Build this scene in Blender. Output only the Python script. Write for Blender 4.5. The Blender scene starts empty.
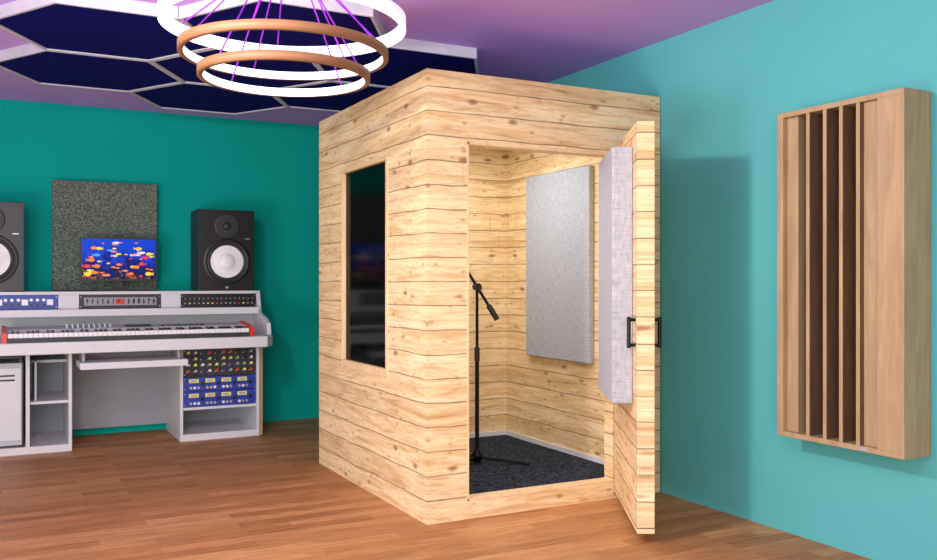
import bpy, bmesh, math, random
from mathutils import Vector, Matrix
random.seed(4)
S = bpy.context.scene
S.view_settings.view_transform = 'Standard'

def lin(c):
    return tuple(((v/255)/12.92 if v/255 <= 0.04045 else (((v/255)+0.055)/1.055)**2.4) for v in c)

# ---------------------------------------------------------------- node helpers
class N:
    def __init__(s, name):
        s.m = bpy.data.materials.new(name); s.m.use_nodes = True
        s.t = s.m.node_tree; s.b = s.t.nodes['Principled BSDF']
    def n(s, typ, **kw):
        nd = s.t.nodes.new(typ)
        for k, v in kw.items(): setattr(nd, k, v)
        return nd
    def l(s, a, b): s.t.links.new(a, b)
    def math(s, op, a, b=None, c=None):
        nd = s.n('ShaderNodeMath', operation=op)
        for i, v in enumerate((a, b, c)):
            if v is None: continue
            if isinstance(v, (int, float)): nd.inputs[i].default_value = v
            else: s.l(v, nd.inputs[i])
        return nd.outputs[0]
    def comb(s, x, y, z):
        nd = s.n('ShaderNodeCombineXYZ')
        for i, v in enumerate((x, y, z)):
            if isinstance(v, (int, float)): nd.inputs[i].default_value = v
            else: s.l(v, nd.inputs[i])
        return nd.outputs[0]
    def pos(s):
        g = s.n('ShaderNodeNewGeometry'); sp = s.n('ShaderNodeSeparateXYZ')
        s.l(g.outputs['Position'], sp.inputs[0]); return g.outputs['Position'], sp.outputs
    def noise(s, vec, scale, detail=3, dist=0, rough=0.5):
        nd = s.n('ShaderNodeTexNoise'); s.l(vec, nd.inputs['Vector'])
        nd.inputs['Scale'].default_value = scale; nd.inputs['Detail'].default_value = detail
        nd.inputs['Distortion'].default_value = dist; nd.inputs['Roughness'].default_value = rough
        return nd.outputs['Fac']
    def ramp(s, fac, stops):
        nd = s.n('ShaderNodeValToRGB'); s.l(fac, nd.inputs[0])
        e = nd.color_ramp.elements
        while len(e) < len(stops): e.new(0.5)
        for i, (p, c) in enumerate(stops):
            e[i].position = p; e[i].color = (*c, 1)
        return nd.outputs[0]
    def mix(s, fac, a, b, mode='MIX'):
        nd = s.n('ShaderNodeMix', data_type='RGBA', blend_type=mode)
        for i, v in ((0, fac), (6, a), (7, b)):
            if isinstance(v, (int, float)): nd.inputs[i].default_value = v
            elif isinstance(v, tuple): nd.inputs[i].default_value = (*v, 1)
            else: s.l(v, nd.inputs[i])
        return nd.outputs[2]
    def bump(s, h, strength=0.2, dist=0.01):
        nd = s.n('ShaderNodeBump'); nd.inputs['Strength'].default_value = strength
        nd.inputs['Distance'].default_value = dist
        s.l(h, nd.inputs['Height']); s.l(nd.outputs[0], s.b.inputs['Normal'])

def plain(name, rgb, rough=0.5, metal=0.0, emit=0.0, var=0.06, scale=12, ecol=None):
    k = N(name); c = lin(rgb); p, _ = k.pos()
    f = k.noise(p, scale, 3)
    col = k.ramp(f, [(0.3, tuple(v*(1-var) for v in c)), (0.7, tuple(min(1, v*(1+var)) for v in c))])
    k.l(col, k.b.inputs['Base Color'])
    k.b.inputs['Roughness'].default_value = rough; k.b.inputs['Metallic'].default_value = metal
    if emit:
        k.b.inputs['Emission Color'].default_value = (*(lin(ecol) if ecol else c), 1)
        k.b.inputs['Emission Strength'].default_value = emit
    return k.m

def plank_wood(name, row_h=0.118, off=0.0):
    k = N(name); p, (x, y, z) = k.pos()
    h = k.math('ADD', x, k.math('MULTIPLY', y, 1.0))
    wob = k.noise(k.comb(k.math('MULTIPLY', h, 2.6), 0.0, k.math('MULTIPLY', z, 2.0)), 1.3, 4)
    zz = k.math('ADD', k.math('DIVIDE', z, row_h), k.math('MULTIPLY_ADD', wob, 0.18, off))
    row = k.math('FLOOR', zz); fr = k.math('FRACT', zz)
    wn = k.n('ShaderNodeTexWhiteNoise', noise_dimensions='1D'); k.l(row, wn.inputs['W']); rr = wn.outputs['Value']
    gv = k.comb(k.math('MULTIPLY_ADD', h, 1.1, k.math('MULTIPLY', rr, 37.0)), k.math('MULTIPLY', rr, 11.0), k.math('MULTIPLY', z, 11.0))
    g = k.noise(gv, 2.0, 6, 1.0, 0.65)
    g2 = k.noise(gv, 9.0, 4, 0.6, 0.65)
    base = k.ramp(g, [(0.26, lin((184, 136, 88))), (0.38, lin((218, 178, 124))), (0.52, lin((238, 208, 158))), (0.75, lin((248, 228, 186)))])
    base = k.mix(k.math('MULTIPLY', k.math('GREATER_THAN', g2, 0.56), 0.34), base, lin((194, 148, 98)))
    base = k.mix(0.6, base, k.ramp(rr, [(0.0, (0.82, 0.79, 0.74)), (0.5, (0.95, 0.94, 0.92)), (1.0, (1, 1, 1))]), 'MULTIPLY')
    for sx, sz, r0, r1, st, sd in ((4.2, 9.0, 0.08, 0.18, 0.85, 3.0), (9.0, 17.0, 0.10, 0.21, 0.5, 17.0)):
        kv = k.comb(k.math('MULTIPLY_ADD', h, sx, k.math('MULTIPLY', rr, sd)), sd, k.math('MULTIPLY', z, sz))
        vo = k.n('ShaderNodeTexVoronoi'); k.l(kv, vo.inputs['Vector']); vo.inputs['Scale'].default_value = 1.0
        kd = k.math('ADD', vo.outputs['Distance'], k.math('MULTIPLY', k.noise(kv, 4, 3), 0.16))
        kf = k.ramp(kd, [(r0+.06, (1, 1, 1)), (r1+.06, (0, 0, 0))])
        base = k.mix(k.math('MULTIPLY', kf, st), base, lin((144, 92, 52)))
    s1 = k.ramp(fr, [(0.0, (1, 1, 1)), (0.03, (1, 1, 1)), (0.06, (0, 0, 0))])
    jv = k.math('FRACT', k.math('ADD', k.math('DIVIDE', h, 3.9), k.math('MULTIPLY', rr, 7.3)))
    s2 = k.math('MULTIPLY', k.math('LESS_THAN', jv, 0.001), 0.5)
    sm = k.math('MAXIMUM', s1, s2)
    sv = k.math('MULTIPLY_ADD', k.noise(k.comb(k.math('MULTIPLY', h, 5.0), 0, row), 1.5, 2), 1.0, 0.22)
    base = k.mix(k.math('MINIMUM', k.math('MULTIPLY', sm, sv), 1.0), base, lin((84, 54, 32)))
    k.l(base, k.b.inputs['Base Color']); k.b.inputs['Roughness'].default_value = 0.6
    hgt = k.math('SUBTRACT', k.math('MULTIPLY', g, 0.3), sm)
    k.bump(hgt, 0.22, 0.004)
    return k.m

def floor_wood():
    k = N('laminate_floor'); p, (x, y, z) = k.pos()
    br = k.n('ShaderNodeTexBrick'); k.l(p, br.inputs['Vector'])
    br.inputs['Scale'].default_value = 1.0; br.inputs['Brick Width'].default_value = 0.62
    br.inputs['Row Height'].default_value = 0.085; br.inputs['Mortar Size'].default_value = 0.0008
    br.inputs['Color1'].default_value = (0, 0, 0, 1); br.inputs['Color2'].default_value = (1, 1, 1, 1)
    br.inputs['Mortar'].default_value = (0.1, 0.1, 0.1, 1); br.offset = 0.37; br.offset_frequency = 2
    c = k.ramp(br.outputs['Color'], [(0, lin((170, 114, 66))), (0.5, lin((190, 132, 80))), (1, lin((206, 150, 96)))])
    g = k.noise(k.comb(k.math('MULTIPLY', x, 2.0), k.math('MULTIPLY', y, 16.0), 0.0), 1.6, 6, 1.2, 0.65)
    c = k.mix(0.8, c, k.ramp(g, [(0.32, (0.60, 0.52, 0.45)), (0.6, (1, 1, 1))]), 'MULTIPLY')
    k.l(c, k.b.inputs['Base Color']); k.b.inputs['Roughness'].default_value = 0.5
    k.b.inputs['Specular IOR Level'].default_value = 0.3
    k.bump(g, 0.06, 0.004)
    return k.m

def smooth_wood(name, a, b):
    k = N(name); p, (x, y, z) = k.pos()
    g = k.noise(k.comb(k.math('MULTIPLY', x, 9.0), k.math('MULTIPLY', y, 9.0), k.math('MULTIPLY', z, 1.1)), 1.5, 6, 2.0, 0.6)
    c = k.ramp(g, [(0.25, lin(a)), (0.7, lin(b))])
    k.l(c, k.b.inputs['Base Color']); k.b.inputs['Roughness'].default_value = 0.5
    return k.m

def speckle(name, a, b, scale, rough=0.95, bs=0.4):
    k = N(name); p, _ = k.pos()
    f = k.noise(p, scale, 2, 0, 0.7)
    c = k.ramp(f, [(0.40, lin(a)), (0.62, lin(b))])
    k.l(c, k.b.inputs['Base Color']); k.b.inputs['Roughness'].default_value = rough
    k.bump(f, bs, 0.004); k.b.inputs['Specular IOR Level'].default_value = 0.1
    return k.m

def weave(name, a, b):
    k = N(name); p, (x, y, z) = k.pos()
    h = k.math('ADD', x, y)
    f1 = k.noise(k.comb(k.math('MULTIPLY', h, 200.0), 0, k.math('MULTIPLY', z, 22.0)), 1.0, 2)
    f2 = k.noise(k.comb(k.math('MULTIPLY', h, 22.0), 5, k.math('MULTIPLY', z, 200.0)), 1.0, 2)
    f = k.math('MULTIPLY', k.math('ADD', f1, f2), 0.5)
    c = k.ramp(f, [(0.36, lin(a)), (0.64, lin(b))])
    k.l(c, k.b.inputs['Base Color']); k.b.inputs['Roughness'].default_value = 0.95
    k.b.inputs['Specular IOR Level'].default_value = 0.05; k.bump(f, 0.05, 0.001)
    return k.m

def wall_mat(name, rgb, rough=0.6):
    k = N(name); p, _ = k.pos(); c = lin(rgb)
    f = k.noise(p, 1.2, 3)
    col = k.ramp(f, [(0.3, tuple(v*0.96 for v in c)), (0.7, tuple(min(1, v*1.03) for v in c))])
    k.l(col, k.b.inputs['Base Color']); k.b.inputs['Roughness'].default_value = rough
    k.bump(k.noise(p, 160, 2), 0.05, 0.002); k.b.inputs['Specular IOR Level'].default_value = 0.2
    return k.m

M = {}
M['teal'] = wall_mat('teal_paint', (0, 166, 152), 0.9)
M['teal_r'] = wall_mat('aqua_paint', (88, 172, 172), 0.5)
M['ceil'] = wall_mat('lilac_paint', (198, 156, 228), 0.8)
M['floor'] = floor_wood()
M['plank'] = plank_wood('pine_planks')
M['plank_d'] = plank_wood('pine_planks_door', off=0.35)
M['trimw'] = smooth_wood('pale_pine_trim', (214, 176, 124), (240, 210, 162))
M['diff'] = smooth_wood('diffuser_wood', (148, 120, 86), (178, 150, 112))
M['diff_shade'] = smooth_wood('diffuser_well_shade', (84, 62, 44), (110, 84, 60))  # diffuser wood darkened: shade inside wells and groove painted into the colour
M['white'] = plain('white_laminate', (216, 217, 219), 0.4, var=0.02)
M['offw'] = plain('light_grey_laminate', (186, 188, 190), 0.45, var=0.02)
M['grey'] = plain('grey_panel', (150, 152, 158), 0.5, var=0.03)
M['black'] = plain('black_plastic', (20, 20, 22), 0.4)
M['blackm'] = plain('black_metal', (14, 14, 15), 0.35, 0.6)
M['dark'] = plain('dark_grey', (44, 46, 50), 0.5)
M['navy'] = speckle('navy_fabric', (8, 6, 86), (14, 10, 102), 90, bs=0.1)
M['frame'] = plain('silver_frame', (206, 202, 212), 0.4)
M['fabric'] = weave('grey_fabric', (152, 154, 160), (184, 186, 192))
M['foam'] = speckle('mottled_fabric', (78, 90, 82), (130, 140, 126), 75)
M['carpet'] = speckle('dark_carpet', (12, 16, 20), (62, 70, 82), 60)
M['red'] = plain('red_plastic', (226, 40, 36), 0.35)
M['blue'] = plain('blue_faceplate', (34, 62, 158), 0.4)
M['yellow'] = plain('yellow_label', (226, 216, 90), 0.5, emit=0.15)
M['silver'] = plain('silver_knob', (190, 192, 198), 0.3, 0.5)
M['cone'] = plain('speaker_cone_white', (250, 250, 248), 0.5)
M['key'] = plain('ivory_key', (240, 240, 238), 0.3, var=0.01)
M['glow'] = plain('led_diffuser', (255, 255, 255), 0.5, emit=1.2, var=0.0)
M['lampwhite'] = plain('lamp_white_body', (250, 246, 250), 0.4, emit=0.55, var=0.0)
M['copper'] = plain('brown_ring_metal', (132, 88, 54), 0.6, 0.0)
M['wire'] = plain('purple_cable', (130, 20, 180), 0.5, emit=0.2)
M['boothlight'] = plain('booth_led_panel', (235, 245, 255), 0.5, emit=1.0, var=0.0)
M['tan'] = smooth_wood('tan_side_panel', (176, 142, 96), (200, 166, 118))
M['boothceil'] = plain('booth_ceiling_white', (225, 230, 235), 0.6)
def glassm():
    k = N('tinted_glass'); t = k.t
    tr = k.n('ShaderNodeBsdfTransparent'); tr.inputs[0].default_value = (0.34, 0.36, 0.35, 1)
    gl = k.n('ShaderNodeBsdfGlossy'); gl.inputs['Roughness'].default_value = 0.1
    gl.inputs[0].default_value = (0.42, 0.43, 0.42, 1)
    fz = k.n('ShaderNodeFresnel'); fz.inputs[0].default_value = 1.3
    mx = k.n('ShaderNodeMixShader'); k.l(k.math('ADD', fz.outputs[0], 0.03), mx.inputs[0])
    k.l(tr.outputs[0], mx.inputs[1]); k.l(gl.outputs[0], mx.inputs[2])
    k.l(mx.outputs[0], t.nodes['Material Output'].inputs[0])
    return k.m
M['glass'] = glassm()
def screenm():
    k = N('aquarium_screen'); p, (x, y, z) = k.pos()
    f = k.noise(p, 16, 4, 1.0)
    g = k.math('MULTIPLY_ADD', k.math('SUBTRACT', z, 1.18), -1.5, k.math('MULTIPLY_ADD', f, 0.8, 0.10))
    c = k.ramp(g, [(0.15, lin((10, 60, 190))), (0.38, lin((4, 16, 90))), (0.48, lin((10, 30, 60))), (0.56, lin((170, 80, 40))), (0.62, lin((50, 20, 70)))])
    k.l(c, k.b.inputs['Base Color']); k.l(c, k.b.inputs['Emission Color']); k.b.inputs['Emission Strength'].default_value = 0.6
    k.b.inputs['Roughness'].default_value = 0.4; k.b.inputs['Specular IOR Level'].default_value = 0.15
    return k.m
M['screen'] = screenm()
fishc = [plain('fish_'+n, c, 0.5, emit=0.35) for n, c in (('yellow', (250, 220, 40)), ('orange', (245, 130, 30)), ('white', (235, 240, 245)), ('cyan', (60, 170, 240)), ('red', (220, 50, 60)))]

# ---------------------------------------------------------------- mesh builder
class MB:
    def __init__(s): s.bm = bmesh.new(); s.mats = []
    def mi(s, m):
        if isinstance(m, str): m = M[m]
        if m not in s.mats: s.mats.append(m)
        return s.mats.index(m)
    def face(s, vs, m, smooth=False):
        f = s.bm.faces.new(vs); f.material_index = s.mi(m); f.smooth = smooth; return f
    def box(s, x0, x1, y0, y1, z0, z1, m):
        s.ext([(x0, y0, z0), (x1, y0, z0), (x1, y1, z0), (x0, y1, z0)], (0, 0, z1-z0), m)
    def ext(s, pts, vec, m, mside=None):
        v = Vector(vec); a = [s.bm.verts.new(p) for p in pts]; b = [s.bm.verts.new(Vector(p)+v) for p in pts]
        n = len(a); s.face(a[::-1], m); s.face(b, m)
        for i in range(n): s.face([a[i], a[(i+1) % n], b[(i+1) % n], b[i]], mside or m)
    def poly(s, pts, m): s.face([s.bm.verts.new(p) for p in pts], m)
    def lathe(s, c, axis, prof, mats, seg=40, closed=False, smooth=True):
        ax = Vector(axis).normalized()
        u = ax.orthogonal().normalized(); w = ax.cross(u); c = Vector(c)
        rings = []
        for r, h in prof:
            if r < 1e-6: rings.append([s.bm.verts.new(c+ax*h)])
            else: rings.append([s.bm.verts.new(c+ax*h+(u*math.cos(2*math.pi*i/seg)+w*math.sin(2*math.pi*i/seg))*r) for i in range(seg)])
        n = len(rings)
        for j in range(n if closed else n-1):
            A = rings[j]; B = rings[(j+1) % n]; m = mats[j] if isinstance(mats, (list, tuple)) else mats
            for i in range(seg):
                i2 = (i+1) % seg
                if len(A) == 1 and len(B) == 1: continue
                if len(A) == 1: s.face([A[0], B[i], B[i2]], m, smooth)
                elif len(B) == 1: s.face([A[i], A[i2], B[0]], m, smooth)
                else: s.face([A[i], A[i2], B[i2], B[i]], m, smooth)
    def cyl(s, p0, p1, r, m, seg=16, r2=None):
        p0 = Vector(p0); p1 = Vector(p1); L = (p1-p0).length
        s.lathe(p0, p1-p0, [(0, 0), (r, 0), (r2 or r, L), (0, L)], m, seg, smooth=False)
    def done(s, name, bevel=0.0, parent=None, recalc=True):
        if recalc: bmesh.ops.recalc_face_normals(s.bm, faces=s.bm.faces)
        vs = [v.co for v in s.bm.verts]
        mn = Vector([min(v[i] for v in vs) for i in range(3)]); mx = Vector([max(v[i] for v in vs) for i in range(3)])
        o = Vector(((mn.x+mx.x)/2, (mn.y+mx.y)/2, mn.z))
        bmesh.ops.translate(s.bm, verts=s.bm.verts, vec=-o)
        me = bpy.data.meshes.new(name); s.bm.to_mesh(me); s.bm.free()
        for m in s.mats: me.materials.append(m)
        ob = bpy.data.objects.new(name, me); S.collection.objects.link(ob); ob.location = o
        if bevel:
            md = ob.modifiers.new('bevel', 'BEVEL'); md.width = bevel; md.segments = 2; md.limit_method = 'ANGLE'
        if parent:
            ob.parent = parent; ob.location = o - parent.location
        return ob
def empty(name, loc):
    e = bpy.data.objects.new(name, None); e.location = loc; S.collection.objects.link(e); return e
def one(name, x0, x1, y0, y1, z0, z1, m, parent=None, bevel=0):
    b = MB(); b.box(x0, x1, y0, y1, z0, z1, m); return b.done(name, bevel, parent)

# ---------------------------------------------------------------- room
XW, YW, ZC = 3.25, 7.35, 2.51
XL, YF = -3.2, -1.6
one('floor', XL, XW, YF, YW, -0.1, 0, 'floor')
one('ceiling', XL, XW, YF, YW, ZC, ZC+0.1, 'ceil')
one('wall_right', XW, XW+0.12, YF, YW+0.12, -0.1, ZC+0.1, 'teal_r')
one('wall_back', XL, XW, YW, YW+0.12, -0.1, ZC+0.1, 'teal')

# ---------------------------------------------------------------- booth
bx0, bx1, by0, by1, bh, T = 1.813, 3.244, 3.868, 5.508, 2.2, 0.08
ox0, ox1, oz0, oz1 = 2.031, 2.922, 0.09, 1.86
booth = empty('recording_booth', ((bx0+bx1)/2, (by0+by1)/2, 0))
b = MB()
wy0, wy1, wz0, wz1 = 4.375, 5.06, 0.70, 1.825
b.box(bx0, bx0+T, by0, by1, 0, wz0, 'plank'); b.box(bx0, bx0+T, by0, by1, wz1, bh, 'plank')
b.box(bx0, bx0+T, by0, wy0, wz0, wz1, 'plank'); b.box(bx0, bx0+T, wy1, by1, wz0, wz1, 'plank')
b.done('left_wall', parent=booth)
b = MB()
b.box(bx0+T, ox0, by0, by0+T, 0, bh, 'plank'); b.box(ox1, bx1, by0, by0+T, 0, bh, 'plank')
b.box(ox0, ox1, by0, by0+T, oz1, bh, 'plank'); b.box(ox0, ox1, by0, by0+T, 0, oz0, 'plank')
b.done('front_wall', parent=booth)
one('right_side_wall', bx1-T, bx1, by0+T, by1, 0, bh, 'plank', booth)
one('rear_wall', bx0+T, bx1-T, by1-T, by1, 0, bh, 'plank', booth)
b = MB(); b.box(bx0+T, bx1-T, by0+T, by1-T, 2.1, 2.19, 'boothceil')
b.box(2.1, 2.95, 4.2, 5.25, 2.085, 2.1, 'boothlight')
b.done('booth_ceiling', parent=booth)
one('booth_carpet', bx0+T, bx1-T, by0+T, by1-T, 0, oz0, 'carpet', booth)
b = MB(); b.box(bx1-T-0.015, bx1-T, by0+T, by1-T, oz0, oz0+0.03, 'white'); b.box(bx0+T, bx1-T-.015, by1-T-0.015, by1-T, oz0, oz0+0.03, 'white')
b.done('booth_skirting', parent=booth)
b = MB(); f = 0.006
for (y0, y1, z0, z1) in ((wy0-.025, wy1+.012, wz0-.04, wz0+f), (wy0-.012, wy1+.012, wz1-f, wz1+.012), (wy0-.02, wy0+f, wz0+f, wz1-f), (wy1-f, wy1+.01, wz0+f, wz1-f)):
    b.box(bx0-0.006, bx0+0.02, y0, y1, z0, z1, 'trimw')
b.done('window_frame', 0.002, booth)
one('window_glass', bx0+0.02, bx0+0.028, wy0, wy1, wz0, wz1, 'glass', booth)
b = MB()
b.box(ox0-.001, ox0+0.010, by0-.002, by0+T+.004, oz0, oz1, 'trimw'); b.box(ox0, ox1, by0-.002, by0+T+.004, oz1-0.010, oz1+.002, 'trimw')
b.box(ox0, ox1, by0-.002, by0+T+.004, oz0, oz0+.008, 'trimw')
b.done('door_lining', parent=booth)

# door
H = Vector((ox1+.002, by0-.006, 0)); F = Vector((2.512, 3.15, 0)); dv = (F-H).normalized(); W = (F-H).length
nv = Vector((dv.y, -dv.x, 0))
if nv.x > 0: nv = -nv
def dp(s, n, z): p = H+dv*s+nv*n; return (p.x, p.y, z)
def dbox(b, s0, s1, n0, n1, z0, z1, m):
    b.ext([dp(s0, n0, z0), dp(s1, n0, z0), dp(s1, n1, z0), dp(s0, n1, z0)], (0, 0, z1-z0), m)
b = MB(); dbox(b, 0, W, -0.078, 0, 0.045, 1.89, 'plank_d'); b.done('booth_door', 0.002, booth)
b = MB()
for n0, sg in ((0, 1), (-0.078, -1)):
    s = W-0.05
    for z in (0.885, 1.0): b.cyl(dp(s, n0, z), dp(s, n0+sg*0.03, z), 0.008, 'blackm')
    b.cyl(dp(s, n0+sg*0.03, 0.872), dp(s, n0+sg*0.03, 1.013), 0.009, 'blackm')
b.done('door_handles', parent=booth)
b = MB()
for z in (0.3, 1.0, 1.65):
    b.cyl((ox1+.075, by0-0.012, z-0.05), (ox1+.075, by0-0.012, z+0.05), 0.01, 'blackm')
b.done('hinges', parent=booth)
# acoustic panels
b = MB(); b.box(3.125, bx1-T-.001, 4.374, 5.10, 0.676, 1.872, 'fabric'); b.done('acoustic_panel', 0.006)
b = MB(); dbox(b, W*.14, W*.85, 0.001, 0.097, 0.61, 1.795, 'fabric'); b.done('acoustic_panel', 0.006)
b = MB(); b.box(0.334, 1.079, 7.27, 7.345, 1.104, 1.93, 'foam'); b.done('acoustic_panel', 0.006)

# mic stand
b = MB(); mx, my, mz = 2.507, 4.647, oz0
b.lathe((mx, my, mz), (0, 0, 1), [(0, 0.012), (.028, .012), (.034, .05), (.016, .08), (.012, .09)], 'blackm', 20)
for a in (205, 322, 78):
    a = math.radians(a); e = (mx+.3*math.cos(a), my+.3*math.sin(a), mz+.012)
    b.cyl((mx, my, mz+.038), e, .011, 'blackm', 12)
    b.lathe((e[0], e[1], mz), (0, 0, 1), [(0, 0), (.013, 0), (.013, .022), (0, .026)], 'black', 12)
b.cyl((mx, my, mz+.05), (mx, my, 0.72), .0125, 'blackm'); b.cyl((mx, my, 0.70), (mx, my, 0.78), .016, 'black')
b.cyl((mx, my, 0.76), (mx, my, 1.14), .009, 'blackm')
rt = Vector((0.8846, -0.4664, 0)); c = Vector((mx, my, 1.14))
b.cyl(c-Vector((0, .02, 0)), c+Vector((0, .02, 0)), .022, 'black')
lo = c+rt*.105+Vector((0, 0, -.17)); up = c-rt*.19+Vector((0, 0, .31))
b.cyl(lo, up, .009, 'blackm'); dd = (up-lo).normalized(); b.cyl(lo-dd*.03, lo+dd*.07, .017, 'black')
b.cyl(up-dd*.01, up+dd*.04, .013, 'black')
md = Vector((-.75, .3, -.5)).normalized()
b.cyl(up+dd*.03, up+dd*.03+md*.11, .013, 'silver', 16, .018); b.lathe(up+dd*.03+md*.11, md, [(.018, 0), (.026, .015), (.026, .035), (.015, .055), (0, .06)], 'dark', 18)
b.done('microphone_stand')

# ---------------------------------------------------------------- diffuser
b = MB(); x0 = 3.087; xb = XW-.003; z0, z1 = 0.483, 1.925
b.box(x0, xb, 2.845, 2.879, z0, z1, 'diff'); b.box(x0, xb, 2.245, 2.263, z0, z1, 'diff')
b.box(x0+.001, xb, 2.263, 2.845, z0, z0+.022, 'diff'); b.box(x0+.001, xb, 2.263, 2.845, z1-.022, z1, 'diff')
b.box(3.235, xb, 2.263, 2.845, z0+.022, z1-.022, 'diff_shade')
za, zb = z0+.022, z1-.022
b.box(3.115, 3.235, 2.785, 2.845, za, zb, 'diff')
def wellwall(y0, y1):
    b.box(x0+.003, x0+.006, y0, y1, za, zb, 'diff'); b.box(x0+.006, 3.235, y0, y1, za, zb, 'diff_shade')
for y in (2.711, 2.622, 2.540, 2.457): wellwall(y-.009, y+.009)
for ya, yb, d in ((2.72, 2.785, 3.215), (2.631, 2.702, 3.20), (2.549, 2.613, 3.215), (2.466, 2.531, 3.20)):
    b.box(d, 3.235, ya, yb, za, zb, 'diff_shade')
b.box(x0+.028, 3.235, 2.382, 2.448, za, zb, 'diff'); b.box(x0+.002, x0+.006, 2.263, 2.366, za, zb, 'diff'); b.box(x0+.006, 3.235, 2.263, 2.366, za, zb, 'diff_shade')
b.box(x0-.002, x0+.001, 2.415, 2.455, z0+.004, z0+.018, 'silver')
b.done('acoustic_diffuser_panel', 0.0012)

# ---------------------------------------------------------------- hex ceiling panels
side = .55
def hexpts(cx, cy, r, z): return [(cx+r*math.cos(math.radians(60*i)), cy+r*math.sin(math.radians(60*i)), z) for i in range(6)]
for cx, cy in ((.487, 4.947), (.487, 5.9), (1.312, 4.47), (1.312, 5.423), (1.312, 6.376), (2.137, 4.947), (2.137, 5.9)):
    b = MB(); zb_, zt = 2.45, ZC
    ro, ri = side-.002, side-.020
    O = hexpts(cx, cy, ro, zb_); I = hexpts(cx, cy, ri, zb_); I2 = hexpts(cx, cy, ri, zb_+.008); Tt = hexpts(cx, cy, ro, zt)
    for i in range(6):
        j = (i+1) % 6
        b.poly([O[i], O[j], I[j], I[i]], 'frame'); b.poly([I[i], I[j], I2[j], I2[i]], 'frame'); b.poly([O[i], O[j], Tt[j], Tt[i]], 'frame')
    b.poly(I2, 'navy'); b.poly(Tt, 'frame')
    bmesh.ops.remove_doubles(b.bm, verts=b.bm.verts, dist=1e-5)
    b.done('hexagonal_ceiling_panel')

# ---------------------------------------------------------------- chandelier
b = MB(); cx, cy = 1.0195, 3.532
b.lathe((cx, cy, ZC), (0, 0, -1), [(0, 0), (.14, 0), (.14, .035), (0, .035)], 'lampwhite', 40)
for R, z, outer, n in ((.49, 2.202, 'lampwhite', 6), (.418, 2.083, 'copper', 5), (.344, 1.992, 'copper', 4)):
    hgt = .05 if R > .45 else .034; w = .022
    b.lathe((cx, cy, z), (0, 0, 1), [(R, 0), (R, hgt), (R-w, hgt), (R-w, 0)], [outer, outer, 'glow', 'glow' if R > .45 else outer], 96, closed=True)
    for i in range(n):
        a = 2*math.pi*(i+.3)/n
        b.cyl((cx+(R-w/2)*math.cos(a), cy+(R-w/2)*math.sin(a), z+hgt-.003), (cx+.08*math.cos(a), cy+.08*math.sin(a), ZC-.034), .0032, 'wire', 6)
b.done('ring_chandelier')

# ---------------------------------------------------------------- desk
desk = empty('studio_desk', (.785, 6.9, 0))
dx0, dx1 = -.22, 1.79; yb_ = 7.33
b = MB()
b.ext([(dx0, 6.53, .69), (dx0+.06, 6.45, .69), (dx1-.06, 6.45, .69), (dx1, 6.53, .69), (dx1, yb_, .69), (dx0, yb_, .69)], (0, 0, .08), 'white')
b.done('tabletop', .006, desk)
b = MB()
for xa in (dx0, dx1-.03):
    b.ext([(xa, 6.56, .77), (xa, 6.58, .86), (xa, 6.68, .90), (xa, 6.84, .93), (xa, 6.90, 1.10), (xa, yb_, 1.10), (xa, yb_, .77)], (.03, 0, 0), 'white')
b.done('end_cheeks', .004, desk)
b = MB()
ix0, ix1 = dx0+.03, dx1-.03
b.box(ix0, ix1, 6.80, yb_, .925, .975, 'white'); b.box(ix0, ix1, 6.885, yb_, 1.078, 1.10, 'white')
b.box(ix0, ix1, 6.98, 7.0, .77, .925, 'offw'); b.box(ix0, ix1, 7.2, 7.22, .975, 1.078, 'grey')
for xa, xc in ((.355, .49), (1.05, 1.19)): b.box(xa, xc, 6.885, 7.2, .975, 1.078, 'white')
b.done('rack_bridge', .003, desk)
b = MB()
def ped(x0, x1, y0):
    b.box(x0, x0+.022, y0, yb_, 0, .69, 'white'); b.box(x1-.022, x1, y0, yb_, 0, .69, 'white')
    b.box(x0+.022, x1-.022, y0, yb_, 0.0, .05, 'white'); b.box(x0+.022, x1-.022, yb_-.02, yb_, .05, .69, 'grey')
ped(1.153, 1.735, 6.70); ped(-.17, .432, 6.70)
b.box(1.737, 1.765, 6.72, yb_, 0, .69, 'tan')
b.box(1.175, 1.713, 6.71, yb_-.02, .225, .245, 'white')
b.box(.145, .17, 6.70, yb_-.02, .05, .69, 'white'); b.box(.17, .41, 6.74, yb_-.02, .33, .35, 'white')
b.box(.20, .215, 6.78, 7.2, .35, .62, 'offw'); b.box(.17, .41, 6.9, yb_-.02, .60, .62, 'offw')
b.done('pedestals', .002, desk)
one('modesty_panel', .432, 1.153, 7.26, 7.28, .06, .69, 'grey', desk)
b = MB(); b.box(.461, 1.155-.003, 6.38, 6.82, .585, .63, 'white'); b.box(.48, .50, 6.5, 6.8, .63, .69, 'grey'); b.box(1.10, 1.12, 6.5, 6.8, .63, .69, 'grey')
b.done('pull_out_tray', .003, desk)

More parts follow.
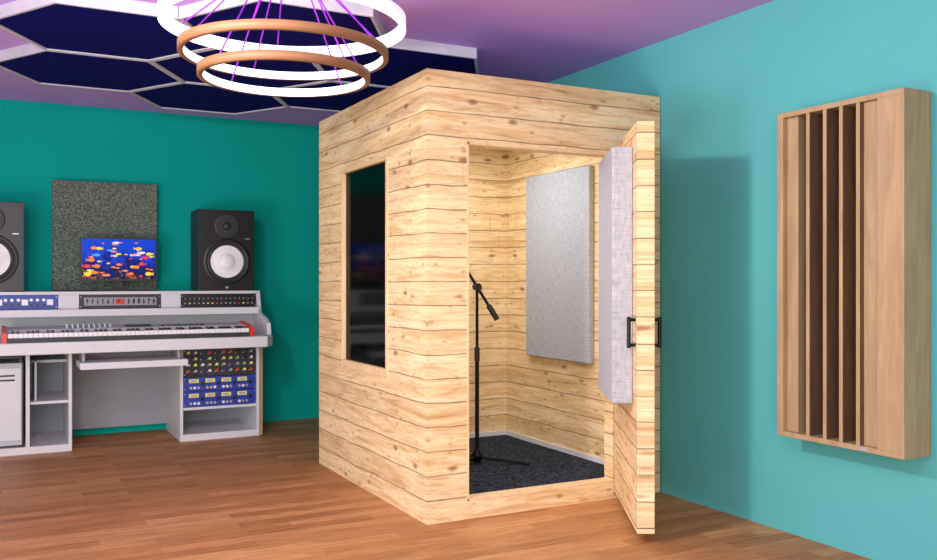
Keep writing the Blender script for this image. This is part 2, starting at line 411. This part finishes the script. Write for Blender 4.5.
# keyboard
b = MB(); kx0, kx1 = 0.0, 1.64; ky0, ky1 = 6.50, 6.80; kz = .771
b.box(kx0+.03, kx1-.03, ky0, ky1, kz, kz+.035, 'black')
b.ext([(kx0+.03, 6.66, kz+.035), (kx0+.03, 6.67, kz+.075), (kx0+.03, ky1, kz+.09), (kx0+.03, ky1, kz+.035)], (kx1-kx0-.06, 0, 0), 'offw')
for xa in (kx0, kx1-.03):
    b.ext([(xa, ky0-.015, kz), (xa, ky0-.015, kz+.065), (xa, 6.66, kz+.09), (xa, ky1, kz+.1), (xa, ky1, kz)], (.03, 0, 0), 'red')
n = 52; kw = (kx1-kx0-.07)/n; xs = kx0+.035
for i in range(n):
    b.box(xs+i*kw+.001, xs+(i+1)*kw-.001, ky0-.005, 6.658, kz+.02, kz+.058, 'key')
    if i % 7 not in (2, 6) and i < n-1: b.box(xs+(i+1)*kw-.007, xs+(i+1)*kw+.007, 6.56, 6.658, kz+.058, kz+.070, 'black')
b.box(kx0+.03, kx1-.03, ky0-.014, ky0-.006, kz, kz+.03, 'dark')
for i in range(9):
    for j in range(2): b.cyl((.40+i*.035, 6.70+j*.05, kz+.075+j*.006), (.40+i*.035, 6.70+j*.05, kz+.10+j*.006), .009, 'silver', 12)
b.box(.78, .95, 6.69, 6.78, kz+.078, kz+.092, 'black')
for i in range(8): b.box(1.02+i*.04, 1.045+i*.04, 6.70, 6.73, kz+.075, kz+.087, 'dark')
b.done('midi_keyboard')

# monitor
b = MB()
b.box(.512, 1.052, 7.10, 7.13, 1.175, 1.50, 'black'); b.box(.70, .86, 7.13, 7.16, 1.22, 1.42, 'black')
b.box(.752, .812, 7.13, 7.15, 1.11, 1.3, 'black')
b.ext([(.66, 7.04, 1.101), (.90, 7.04, 1.101), (.87, 7.2, 1.101), (.69, 7.2, 1.101)], (0, 0, .012), 'black')
b.box(.524, 1.040, 7.098, 7.10, 1.19, 1.488, 'screen')
for i in range(54):
    fx = random.uniform(.55, 1.01); fz = random.uniform(1.21, 1.47); L = random.uniform(.010, .032); hh = L*random.uniform(.35, .6); sg = random.choice((-1, 1)); m = random.choice(fishc[:2] if random.random() < .65 else fishc)
    y = 7.0975-.00004*i
    b.poly([(fx+sg*L*.8*math.cos(a*math.pi/5), y, fz+hh*.8*math.sin(a*math.pi/5)) for a in range(10)], m)
    b.poly([(fx-sg*L*.6, y, fz), (fx-sg*L*1.25, y, fz+hh*.8), (fx-sg*L*1.05, y, fz), (fx-sg*L*1.25, y, fz-hh*.8)], m)
b.done('computer_monitor', recalc=False)

# speakers
for sx in (1.33, -.283):
    b = MB(); x0, x1 = sx, sx+.425; yf = 6.93; c = (x0+x1)/2
    b.box(x0, x1, yf+.012, 7.262, 1.101, 1.725, 'dark'); b.box(x0+.004, x1-.004, yf, yf+.012, 1.105, 1.721, 'black')
    b.lathe((c, yf, 1.325), (0, -1, 0), [(.178, 0), (.178, .010), (.160, .012), (.150, .004), (.140, .011), (.126, .003), (.125, .0), (.060, -.040), (.058, -.03), (.045, -.018), (.02, -.012), (0, -.011)],
            ['black', 'black', 'dark', 'dark', 'dark', 'dark', 'cone', 'cone', 'cone', 'cone', 'cone'], 48)
    b.lathe((c, yf-.0006, 1.325), (0, -1, 0), [(.126, 0.0005), (0.0585, .006), (.0585, .010), (.04, .022), (.02, .027), (0, .028)], ['cone', 'dark', 'cone', 'cone', 'cone'], 48)
    b.lathe((c, yf, 1.60), (0, -1, 0), [(.095, 0), (.095, .006), (.082, .008), (.03, .001), (.026, .006), (.012, .012), (0, .013)], ['dark', 'dark', 'dark', 'blackm', 'dark', 'dark'], 40)
    b.box(c-.012, c+.012, yf-.003, yf, 1.118, 1.132, 'silver'); b.box(x1-.075, x1-.035, yf-.002, yf, 1.5, 1.508, 'silver')
    for i in range(4): b.cyl((x0+.03+(i % 2)*(.365), yf, 1.13+(i//2)*.565), (x0+.03+(i % 2)*(.365), yf-.004, 1.13+(i//2)*.565), .008, 'dark', 10)
    b.done('studio_speaker', .004)

# rack gear on bridge
def rack(name, x0, x1, z0, z1, y, base, fn):
    b = MB(); b.box(x0, x1, y, y+.008, z0, z1, base); b.box(x0+.02, x1-.02, y+.008, y+.24, z0+.004, z1-.004, 'dark')
    for xx in (x0+.008, x1-.008):
        for zz in (z0+.015, z1-.015): b.cyl((xx, y-.002, zz), (xx, y, zz), .004, 'silver', 8)
    fn(b, x0, x1, z0, z1, y); return b.done(name)
def f_blue(b, x0, x1, z0, z1, y):
    zc = (z0+z1)/2
    for i in range(12):
        x = x0+.05+i*(x1-x0-.1)/11
        if i % 4 == 3: b.box(x-.02, x+.02, y-.003, y, zc-.02, zc+.02, 'key')
        else:
            b.cyl((x, y, zc+.016), (x, y-.014, zc+.016), .010, 'silver', 12); b.cyl((x, y, zc-.018), (x, y-.012, zc-.018), .008, 'black', 12)
def f_eq(b, x0, x1, z0, z1, y):
    zc = (z0+z1)/2
    b.box(x0+.03, x1-.03, y-.002, y, zc-.028, zc+.03, 'grey')
    for i in range(14):
        x = x0+.05+i*(x1-x0-.1)/13; b.box(x-.003, x+.003, y-.004, y-.002, zc-.02, zc+.022, 'dark'); b.box(x-.007, x+.007, y-.012, y-.004, zc-.012+.02*random.random(), zc-.004+.02*random.random()+.004, 'black')
    b.box(x0+.24, x0+.30, y-.005, y-.002, zc-.02, zc+.02, 'red')
def f_dark(b, x0, x1, z0, z1, y):
    zc = (z0+z1)/2
    for i in range(16):
        x = x0+.03+i*(x1-x0-.06)/15; b.cyl((x, y, zc+.012), (x, y-.012, zc+.012), .011, 'dark', 12); b.box(x-.001, x+.001, y-.014, y-.012, zc+.012, zc+.022, 'key')
        b.box(x-.006, x+.006, y-.003, y, zc-.025, zc-.015, random.choice(('red', 'yellow', 'silver', 'grey')))
rack('rack_audio_processor', -.185, .352, .976, 1.076, 6.895, 'blue', f_blue)
rack('rack_audio_processor', .493, 1.047, .976, 1.076, 6.895, 'dark', f_eq)
rack('rack_audio_processor', 1.193, 1.757, .976, 1.076, 6.895, 'black', f_dark)
def f_mod(b, x0, x1, z0, z1, y):
    n = 10; w = (x1-x0-.02)/n
    for i in range(n):
        xa = x0+.01+i*w; b.box(xa+.002, xa+w-.002, y-.004, y, z0+.004, z1-.004, random.choice(('dark', 'grey', 'black', 'dark', 'dark')))
        for j in range(4):
            zz = z1-.025-j*(z1-z0-.04)/3.6; b.cyl((xa+w/2, y-.004, zz), (xa+w/2, y-.018, zz), .010, random.choice(('silver', 'red', 'blue', 'key', 'black', 'yellow')), 10)
            b.box(xa+w*.2, xa+w*.3, y-.006, y-.004, zz-.012, zz-.006, 'key')
def f_comp(b, x0, x1, z0, z1, y):
    for i in range(4):
        xa = x0+.04+i*(x1-x0-.06)/4
        b.box(xa, xa+.07, y-.004, y, z1-.042, z1-.014, 'yellow'); b.box(xa+.012, xa+.058, y-.005, y-.004, z1-.036, z1-.02, 'silver')
        for j in range(3): b.cyl((xa+.012+j*.028, y, z0+.026), (xa+.012+j*.028, y-.014, z0+.026), .010, random.choice(('silver', 'key', 'silver')), 12)
        b.cyl((xa+.095, y, (z0+z1)/2), (xa+.095, y-.012, (z0+z1)/2), .013, 'black', 12)
rack('rack_audio_processor', 1.178, 1.71, .47, .672, 6.715, 'dark', f_mod)
rack('rack_audio_processor', 1.178, 1.71, .362, .466, 6.715, 'blue', f_comp)
rack('rack_audio_processor', 1.178, 1.71, .247, .358, 6.715, 'blue', f_comp)

# computer tower
b = MB(); b.box(-.135, .13, 6.72, 7.25, .065, .62, 'offw'); b.box(-.12, .115, 6.717, 6.72, .10, .585, 'white')
for z in (.50, .53): b.box(-.09, .08, 6.714, 6.717, z, z+.012, 'dark')
for xx in (-.13, .105):
    b.box(xx, xx+.02, 6.715, 6.735, .051, .065, 'black'); b.box(xx, xx+.02, 7.2, 7.22, .051, .065, 'black')
    b.box(xx, xx+.02, 6.73, 6.75, .62, .65, 'black')
b.box(-.13, .125, 6.73, 6.75, .65, .665, 'black'); b.box(.122, .132, 6.712, 6.72, .065, .62, 'black')
b.done('computer_tower', .003)

# ---------------------------------------------------------------- lights
def area(name, loc, target, size, power, col=(1, 1, 1), sy=None):
    L = bpy.data.lights.new(name, 'AREA'); L.energy = power; L.color = col; L.size = size
    if sy: L.shape = 'RECTANGLE'; L.size_y = sy
    o = bpy.data.objects.new(name, L); S.collection.objects.link(o); o.location = loc
    o.rotation_euler = (Vector(target)-Vector(loc)).to_track_quat('-Z', 'Y').to_euler(); return o
area('key_light', (-.22, 2.75, 2.31), (3.25, 2.9, 1.75), .18, 54, (1, .99, .97))
area('overhead_fill', (0.2, .9, 2.48), (0.2, .9, 0), 1.8, 60)  # unseen fill added overhead to brighten the room, not a fixture
area('studio_fill_light', (-.8, -1.3, 1.5), (.8, 5, 1.3), 2.2, 120)
area('upward_fill', (-1.4, 2.6, .3), (.6, 4.4, 2.5), 1.4, 80, (.97, .96, 1))  # off-frame fill added to throw light up onto the ceiling
area('booth_light', (2.45, 4.68, 2.08), (2.45, 4.68, 0), .6, 15, (.93, .97, 1))
w = bpy.data.worlds.new('world'); S.world = w; w.use_nodes = True
w.node_tree.nodes['Background'].inputs[0].default_value = (1, 1, 1, 1); w.node_tree.nodes['Background'].inputs[1].default_value = 0.95

# ---------------------------------------------------------------- camera
cd = bpy.data.cameras.new('camera'); cam = bpy.data.objects.new('camera', cd); S.collection.objects.link(cam)
cam.location = (0, 0, 1.175); cam.rotation_euler = (math.pi/2, 0, -math.atan2(467, 886))
cd.sensor_width = 36; cd.lens = 886/937*36; cd.shift_y = 1/937; cd.clip_start = .05
S.camera = cam
